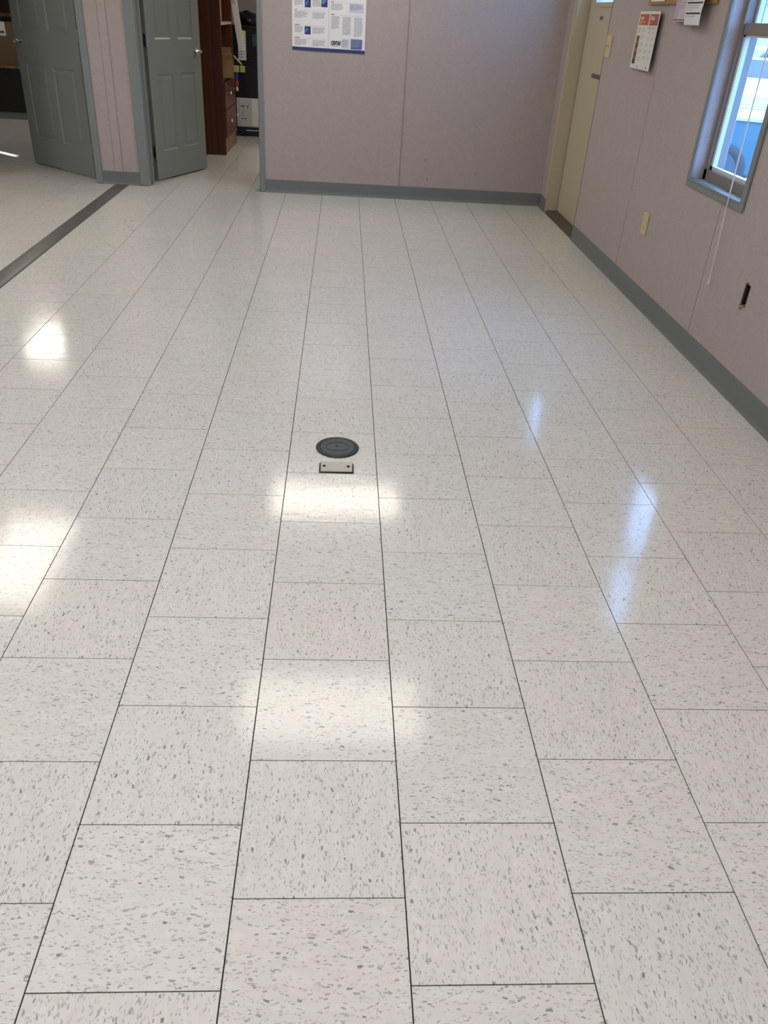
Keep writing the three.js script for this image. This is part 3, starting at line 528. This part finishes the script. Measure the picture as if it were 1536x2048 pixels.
function wallPlate(name, z, y, w, h, label, category, kind) {
  const g = tag(grp(name, [XR - 0.0005, y, z], -Math.PI / 2), label, category);
  mesh('plate', rb(-w / 2, w / 2, -h / 2, h / 2, 0, 0.007, 0.003), M.creamPlate, g);
  if (kind === 'switch') for (const x of [-0.023, 0.023]) { mesh('toggle', [bx(x - 0.005, x + 0.005, -0.012, 0.012, 0.0069, 0.008), rb(x - 0.0035, x + 0.0035, -0.002, 0.009, 0.0075, 0.018, 0.0015, 1)], M.creamPlate, g); for (const yy of [0.03, -0.03]) mesh('screw', cyl(0.003, 0.0012, x, yy, 0.0073, 'z', 10), M.creamPlate, g); }
  else for (const yy of [-0.02, 0.02]) { const r = mesh('receptacle', rb(-0.0165, 0.0165, yy - 0.014, yy + 0.014, 0.005, 0.0085, 0.003), M.creamPlate, g); mesh('slot', [bx(-0.008, -0.006, yy - 0.004, yy + 0.005, 0.0083, 0.0088), bx(0.006, 0.008, yy - 0.004, yy + 0.005, 0.0083, 0.0088)], M.black, r); }
}
wallPlate('light_switch', -5.037, 1.228, 0.115, 0.124, 'cream double light switch plate beside the cream door', 'light switch', 'switch');
wallPlate('outlet_plate', -3.709, 0.42, 0.076, 0.118, 'cream electrical outlet plate low on the wall', 'outlet', 'outlet');
{ // open box without its cover plate
  const g = tag(grp('outlet_box', [XR, 0.416, -2.4], -Math.PI / 2), 'uncovered black electrical box with torn wall edges', 'outlet box');
  mesh('box', [bx(-0.0245, 0.0245, -0.0455, 0.0455, -0.052, -0.05), bx(-0.0245, -0.0225, -0.0455, 0.0455, -0.05, -0.001), bx(0.0225, 0.0245, -0.0455, 0.0455, -0.05, -0.001), bx(-0.0225, 0.0225, 0.0435, 0.0455, -0.05, -0.001), bx(-0.0225, 0.0225, -0.0455, -0.0435, -0.05, -0.001)], M.black, g);
  mesh('receptacle', rb(-0.0165, 0.0165, -0.036, 0.038, -0.04, -0.012, 0.003), M.blackGloss, g);
  mesh('mounting_strap', bx(-0.0235, -0.0175, -0.044, 0.044, -0.008, 0.001), M.steel, g);
  mesh('wire', [tube([[-0.01, -0.04, -0.03], [-0.004, -0.047, 0.002], [-0.014, -0.056, 0.004], [-0.005, -0.062, 0.002]], 0.0035, 14, 6), tube([[0.008, -0.035, -0.03], [0.012, -0.046, -0.002], [0.002, -0.054, 0.003]], 0.003, 14, 6)], M.card, g);
  mesh('torn_edge', tube([[-0.02, 0.047, 0.0005], [-0.006, 0.052, 0.002], [0.006, 0.049, 0.0005]], 0.0025, 10, 5), M.cardDark, g); mesh('torn_edge', tube([[-0.026, -0.046, 0.0005], [-0.02, -0.053, 0.002], [-0.01, -0.05, 0.0005]], 0.0025, 10, 5), M.cardDark, g);
}

// ---------------------------------------------------------------- room behind the middle doorway
{ // desk-height cabinet with a hutch; its front looks toward +x
  const g = tag(grp('wood_cabinet'), 'tall reddish brown wooden cabinet with drawers behind the open door', 'cabinet');
  const x0 = -1.56, x1 = -1.03, z0 = -8.98, z1 = -8.09, H = 1.86;
  mesh('side_panel', rb(x0, x1, 0.001, H, z1 - 0.022, z1, 0.003), M.wood, g);
  mesh('side_panel', rb(x0, x1, 0.001, H, z0, z0 + 0.022, 0.003), M.wood, g);
  mesh('back_panel', bx(x0, x0 + 0.012, 0.06, H, z0 + 0.022, z1 - 0.022), M.wood, g);
  mesh('plinth', rb(x0 + 0.02, x1 - 0.004, 0.001, 0.135, z0 + 0.022, z1 - 0.022, 0.003), M.woodPale, g);
  for (const y of [0.135, 0.665, 1.14, 1.5, 1.83]) mesh('shelf', rb(x0 + 0.012, x1 - 0.004, y, y + 0.022, z0 + 0.022, z1 - 0.022, 0.002), y === 1.14 ? M.beige : M.wood, g);
  for (const [a, b] of [[0.16, 0.405], [0.412, 0.66]]) {
    const d = mesh('drawer', rb(x0 + 0.05, x1 + 0.012, a, b, z0 + 0.026, z1 - 0.026, 0.004), M.wood, g);
    for (const z of [-8.3, -8.82]) mesh('pull', [cyl(0.006, 0.025, x1 + 0.024, (a + b) / 2 + 0.02, z, 'x', 10), new THREE.SphereGeometry(0.0155, 14, 10).translate(x1 + 0.042, (a + b) / 2 + 0.02, z)], M.chrome, d);
  }
}
{ // open carton standing on the cabinet's ledge, flaps up
  const g = tag(grp('cardboard_box', [-1.06, 0.69, -8.42], 0.12), 'open cardboard box with raised flaps on the cabinet shelf', 'box');
  mesh('carton', [bx(-0.16, 0.1, 0, 0.006, -0.17, 0.17), bx(-0.16, -0.155, 0.006, 0.17, -0.17, 0.17), bx(0.095, 0.1, 0.006, 0.17, -0.17, 0.17), bx(-0.155, 0.095, 0.006, 0.17, -0.17, -0.165), bx(-0.155, 0.095, 0.006, 0.17, 0.165, 0.17)], M.card, g);
  const flap = (w, d, x, y, z, rx, rz) => mesh('flap', bx(-w / 2, w / 2, 0, 0.004, -d / 2, d / 2).rotateX(rx).rotateZ(rz).translate(x, y, z), M.card, g);
  flap(0.11, 0.33, 0.14, 0.15, 0, 0, -0.75); flap(0.24, 0.1, -0.03, 0.19, 0.2, -0.5, 0); flap(0.1, 0.33, -0.19, 0.2, 0, 0, -0.9);
  mesh('tape', bx(0.1, 0.1008, 0.02, 0.05, -0.17, 0.17), M.beige, g);
}
{
  const g = tag(grp('folder', [-1.12, 0.687, -8.75], 0), 'tan folders standing on the cabinet shelf behind the carton', 'folder');
  mesh('cover', [bx(-0.14, 0.1, 0.001, 0.24, -0.01, -0.006), bx(-0.14, 0.1, 0.001, 0.25, 0.004, 0.008)], M.cardDark, g);
  mesh('pages', bx(-0.138, 0.095, 0.002, 0.235, -0.006, 0.004), M.paperGrey, g);
}
for (const [i, [z, w, h, m, label]] of [[-8.24, 0.09, 0.3, M.beige, 'beige binder upright on the upper cabinet shelf'], [-8.36, 0.1, 0.32, M.cardDark, 'brown binder beside the beige one on the upper cabinet shelf']].entries()) {
  const b = tag(grp(i ? 'binder_001' : 'binder', [-1.2, 1.1625, z]), label, 'binder');
  mesh('cover', [rb(-0.14, 0.14, 0, h, -w / 2, -w / 2 + 0.006, 0.002, 1), rb(-0.14, 0.14, 0, h, w / 2 - 0.006, w / 2, 0.002, 1), rb(0.135, 0.141, 0, h, -w / 2, w / 2, 0.002, 1)], m, b);
  mesh('pages', bx(-0.13, 0.12, 0.01, h - 0.02, -w / 2 + 0.012, w / 2 - 0.012), M.paper, b);
}
{ // long white board leaning out of the hutch
  const g = tag(grp('foam_board'), 'long white board leaning out from the cabinet', 'board');
  const b = prism([[-0.03, 0], [0.03, 0], [0.034, 0.62], [-0.026, 0.62]], 0.012, 0.0015);
  b.rotateZ(0.16).rotateX(-0.05).translate(-0.895, 0.92, -8.62); mesh('board', b, M.paper, g);
  mesh('edge_cap', prism([[-0.02, 0], [0.02, 0], [0.02, 0.05], [-0.02, 0.05]], 0.016, 0.002).rotateZ(0.16).translate(-0.968, 1.33, -8.64), M.vinyl, g);
}
// stack of totes on a low dolly against the far wall
function tote(name, y, h, label, extra) {
  const g = tag(grp(name, [-0.86, y, -9.55]), label, 'storage bin');
  const w0 = 0.225, w1 = 0.245, D = 0.4;
  const pr = prism([[-w0, 0], [w0, 0], [w1, h - 0.03], [w1 + 0.012, h - 0.028], [w1 + 0.012, h - 0.004], [-w1 - 0.012, h - 0.004], [-w1 - 0.012, h - 0.028], [-w1, h - 0.03]], D, 0.004).translate(0, 0.004, -D);
  mesh('tub', pr, M.blackGloss, g);
  mesh('lid', rb(-w1 - 0.014, w1 + 0.014, h - 0.012, h + 0.012, -D - 0.008, 0.01, 0.006), M.black, g);
  for (const x of [-0.12, 0.02, 0.15]) mesh('rib', bx(x - 0.006, x + 0.006, 0.03, h - 0.05, 0.004, 0.009), M.blackGloss, g);
  extra(g);
}
const stickerTex = canvasTex(96, 128, (g, w, h) => { g.fillStyle = 'rgb(222,226,150)'; g.fillRect(0, 0, w, h); textLines(g, 10, 16, 76, 9, 12, 'rgb(120,130,70)', 6); });
const sheetTex = canvasTex(128, 512, (g, w, h) => { g.fillStyle = 'rgb(222,226,238)'; g.fillRect(0, 0, w, h); g.fillStyle = 'rgb(226,232,160)'; g.fillRect(0, 0, w, 130); g.fillStyle = 'rgb(140,150,80)'; g.beginPath(); g.ellipse(60, 60, 22, 34, 0.3, 0, 7); g.fill(); for (let k = 0; k < 7; k++) textLines(g, 14, 160 + k * 48, 100, 2, 14, 'rgb(96,100,130)', 9); });
tote('storage_bin', 0.4075, 0.345, 'black storage bin with two yellow stickers, lower of the stack', (g) => {
  const lab = (x, y, w, h, mat) => mesh('sticker', bx(x, x + w, y, y + h, 0.0095, 0.0105), mat, g);
  const st = std(lin(0.95, 0.95, 0.95), 0.6, { map: stickerTex });
  for (const x of [-0.232, -0.165]) { const m = mesh('sticker', new THREE.BoxGeometry(0.055, 0.066, 0.001).translate(x + 0.0275, 0.29, 0.0145), st, g); }
  lab(-0.222, 0.17, 0.034, 0.082, std(lin(0.05, 0.09, 0.32), 0.5)); lab(-0.22, 0.1, 0.032, 0.068, std(lin(0.55, 0.06, 0.03), 0.5)); lab(-0.218, 0.066, 0.028, 0.03, M.paper);
});
tote('storage_bin_001', 0.765, 0.345, 'black storage bin with a tall printed sheet, upper of the stack', (g) => {
  mesh('sheet', new THREE.BoxGeometry(0.088, 0.29, 0.001).translate(-0.135, 0.165, 0.0145), std(lin(0.95, 0.95, 0.95), 0.6, { map: sheetTex }), g);
  mesh('handle_cutout', rb(-0.02, 0.06, 0.16, 0.28, 0.004, 0.012, 0.003), M.rubber, g);
  mesh('tag_strip', bx(0.03, 0.036, 0.18, 0.29, 0.012, 0.0145), std(lin(0.6, 0.62, 0.4), 0.6), g);
});
{ // bag slumped on top
  const g = tag(grp('plastic_bag', [-0.9, 1.1225, -9.72]), 'dark plastic bag slumped on the top storage bin', 'bag');
  const s = new THREE.SphereGeometry(1, 28, 18), p = s.attributes.position;
  for (let i = 0; i < p.count; i++) { const x = p.getX(i), y = p.getY(i), z = p.getZ(i), k = 1 + 0.12 * Math.sin(7 * x + 3 * z) * Math.cos(6 * z - 4 * y); p.setXYZ(i, x * 0.17 * k, Math.max(-0.01, (y * 0.085 - x * 0.035 + 0.03) * k), z * 0.13 * k); }
  s.computeVertexNormals(); s.translate(0, 0.012, 0); mesh('bag_body', s, M.blackGloss, g);
}
{
  const g = tag(grp('white_box', [-0.88, 0.101, -9.55]), 'white carton with dark print standing on the black dolly', 'box');
  const tex = canvasTex(256, 384, (c, w, h) => { c.fillStyle = 'rgb(206,206,208)'; c.fillRect(0, 0, w, h); c.fillStyle = 'rgb(110,120,140)'; c.fillRect(34, 0, 6, h); c.fillStyle = 'rgb(70,30,44)'; for (const x of [70, 92, 114]) c.fillRect(x, 92, 17, 22); c.fillRect(176, 90, 16, 34); textLines(c, 70, 132, 84, 7, 14, 'rgb(190,170,178)', 5); textLines(c, 86, 226, 60, 1, 10, 'rgb(70,60,66)', 9); c.fillStyle = 'rgb(60,30,40)'; c.beginPath(); c.ellipse(86, 276, 14, 10, 0, 0, 7); c.fill(); c.beginPath(); c.ellipse(142, 274, 14, 10, 0, 0, 7); c.fill(); c.fillStyle = 'rgb(190,70,80)'; c.fillRect(100, 276, 30, 8); });
  mesh('carton', rb(-0.2, 0.2, 0.0, 0.305, -0.36, 0, 0.003), M.paper, g);
  mesh('printed_face', new THREE.BoxGeometry(0.17, 0.29, 0.001).translate(-0.112, 0.152, 0.0012), std(lin(0.92, 0.92, 0.92), 0.6, { map: tex }), g);
  mesh('tape', bx(-0.2, 0.2, 0.305, 0.306, -0.2, -0.15), M.beige, g);
}
{
  const g = tag(grp('dolly', [-0.86, 0, -9.55]), 'low black dolly under the white carton', 'dolly');
  mesh('deck', rb(-0.23, 0.25, 0.075, 0.1, -0.42, 0.02, 0.004), M.black, g);
  mesh('brace', rb(-0.225, -0.12, 0.03, 0.075, -0.02, 0.015, 0.003), M.black, g);
  for (const [x, z] of [[-0.17, -0.03], [0.19, -0.03], [-0.17, -0.36], [0.19, -0.36]]) mesh('caster', [cyl(0.028, 0.024, x, 0.0295, z, 'x', 18), bx(x - 0.018, x - 0.014, 0.03, 0.076, z - 0.012, z + 0.012), bx(x + 0.014, x + 0.018, 0.03, 0.076, z - 0.012, z + 0.012)], M.black, g);
}
// ---------------------------------------------------------------- room behind the left doorway
{
  const g = tag(grp('desk', [-4.1, 0, -9.93]), 'dark wooden desk seen through the left doorway', 'desk');
  mesh('front_panel', rb(-0.9, 0.75, 0.075, 0.535, 0, 0.03, 0.003), M.black, g);
  mesh('plinth', rb(-0.9, 0.75, 0.001, 0.075, -0.12, 0.02, 0.002), M.grey, g);
  mesh('side_panel', rb(0.72, 0.748, 0.001, 0.535, -0.14, 0, 0.002), M.espresso, g);
  mesh('side_panel', rb(-0.898, -0.87, 0.001, 0.535, -0.14, 0, 0.002), M.espresso, g);
  mesh('desk_top', rb(-0.92, 0.77, 0.535, 0.56, -0.16, 0.04, 0.003), M.woodPale, g);
}
{
  const g = tag(grp('cardboard_box_001', [-3.82, 0.561, -9.98]), 'brown cardboard box with a white shipping label on the dark desk', 'box');
  mesh('carton', rb(-0.36, 0.34, 0, 0.44, -0.1, 0.07, 0.003), std(lin(0.13, 0.09, 0.05), 0.85), g);
  mesh('shipping_label', new THREE.BoxGeometry(0.22, 0.14, 0.001).translate(0.0, 0.37, 0.0708), std(lin(0.9, 0.9, 0.9), 0.6, { map: canvasTex(220, 140, (c, w, h) => { c.fillStyle = 'rgb(220,220,224)'; c.fillRect(0, 0, w, h); textLines(c, 14, 14, 180, 3, 16, 'rgb(120,120,126)', 8); c.fillStyle = 'rgb(60,66,72)'; c.fillRect(14, 92, 190, 22); }) }), g);
}
{
  const g = tag(grp('wall_shelf', [-4.1, 1.05, -10.09]), 'dark reddish wall shelf above the cardboard box', 'shelf');
  mesh('board', rb(-0.9, 0.75, 0, 0.03, 0, 0.2, 0.003), M.wood, g);
  mesh('back', rb(-0.9, 0.75, 0.03, 0.8, 0, 0.015, 0.002), M.espresso, g);
  mesh('board', rb(-0.9, 0.75, 0.4, 0.43, 0.015, 0.2, 0.003), M.wood, g);
}

// ---------------------------------------------------------------- outside
const GY = -0.6;
const ground = tag(grp('ground'), 'pale asphalt parking lot outside the window', 'ground', null, 'structure');
mesh('asphalt', bx(-60, 120, GY - 0.2, GY, -160, 60), M.pave, ground);
for (let k = 0; k < 7; k++) mesh('parking_line', bx(9.5, 14.5, GY, GY + 0.004, -34 + k * 2.8, -33.88 + k * 2.8), M.paper, ground);
{
  const g = tag(grp('wheel_stop', [9.4, GY, -20.6], 0.4), 'white concrete wheel stop in the sunlit parking row', 'wheel stop');
  mesh('bar', prism([[-0.1, 0], [0.1, 0], [0.07, 0.13], [-0.07, 0.13]], 1.8, 0.01).translate(0, 0, -0.9), M.paper, g);
}
// car: side profile in xy (length along x), extruded across z
function car(name, [x, y, z], turn, body, glassPts, w, paint, label, wheelsAt, wr) {
  const g = tag(grp(name, [x, y, z], turn), label, 'car', 'parked cars');
  mesh('body', prism(body, w - 0.08, 0.04).translate(0, 0, -w / 2 + 0.04), paint, g);
  for (const pts of glassPts) { mesh('side_window', prism(pts, 0.01, 0).translate(0, 0, w / 2 + 0.001), M.carGlass, g); mesh('side_window', prism(pts, 0.01, 0).translate(0, 0, -w / 2 - 0.011), M.carGlass, g); }
  for (const wx of wheelsAt) for (const s of [1, -1]) { const m = mesh('wheel', new THREE.TorusGeometry(wr * 0.72, wr * 0.28, 12, 28).scale(1, 1, 1).translate(wx, wr, s * (w / 2 - 0.08)), M.tyre, g); mesh('rim', cyl(wr * 0.6, 0.14, wx, wr, s * (w / 2 - 0.06), 'z', 20), M.hub, m); }
  return g;
}
{
  const truck = car('pickup_truck', [7.25, GY, -10.8], -0.445, [[-2.7, 0.35], [2.6, 0.35], [2.7, 0.75], [2.6, 1.02], [1.35, 1.1], [0.7, 1.72], [-0.75, 1.74], [-0.95, 0.98], [-2.7, 0.98]], [[[0.05, 1.12], [1.1, 1.14], [0.62, 1.62], [0.05, 1.64]], [[-0.75, 1.12], [-0.05, 1.12], [-0.05, 1.64], [-0.66, 1.64]]], 1.9, M.carShadeBlue, 'white pickup truck outside the window, blue shade put into its paint', [-1.7, 1.65], 0.38);
  for (const k of [0.9, -0.97]) mesh('bed_rail', bx(-2.72, -0.95, 0.99, 1.03, k, k + 0.07), M.vinyl, truck);
  const sedan = [[-2.2, 0.3], [2.2, 0.3], [2.3, 0.62], [2.05, 0.82], [1.05, 0.94], [0.35, 1.4], [-1.0, 1.42], [-1.7, 0.98], [-2.25, 0.92], [-2.3, 0.55]], sg = [[[-0.3, 0.97], [0.75, 0.97], [0.3, 1.31], [-0.3, 1.34]], [[-1.4, 0.97], [-0.38, 0.97], [-0.38, 1.34], [-0.95, 1.34]]];
  const s1 = car('sedan', [11.9, GY, -24.2], -2.015, sedan, sg, 1.8, M.carWhite, 'white sedan facing the building in the sunlit row', [-1.35, 1.4], 0.32);
  { // pane lying on the slope between cowl and roof
    const a = [1.02, 0.99], b = [0.42, 1.385], n = [0.55, 0.835], P = (q, z, o) => new THREE.Vector3(q[0] + n[0] * o, q[1] + n[1] * o, z);
    const out = [P(a, -0.76, 0.045), P(a, 0.76, 0.045), P(b, 0.66, 0.045), P(b, -0.66, 0.045)], wg = new THREE.BufferGeometry().setFromPoints([out[0], out[1], out[2], out[0], out[2], out[3]]);
    wg.computeVertexNormals(); mesh('windshield', wg, M.carGlass, s1);
  }
  car('sedan_001', [21.5, GY, -45], 0.5, sedan, sg, 1.8, M.carBlue, 'dark blue sedan parked side-on across the lot', [-1.35, 1.4], 0.32);
  car('sedan_002', [29, GY, -61], 0.5, sedan, sg, 1.8, M.carSilver, 'silver sedan parked at the far end of the lot', [-1.35, 1.4], 0.32);
}
{
  const g = tag(grp('far_building', [46, GY, -100], -0.45), 'pale low building across the parking lot', 'building');
  mesh('walls', bx(-20, 20, 0, 5, -6, 6), M.stucco, g);
  mesh('roof', bx(-20.4, 20.4, 5, 5.4, -6.4, 6.4), M.vinyl, g);
  for (let k = 0; k < 8; k++) mesh('window', bx(-17 + k * 4.6, -15 + k * 4.6, 1.4, 3, 6, 6.05), M.carGlass, g);
}

renderer.render(scene, camera);
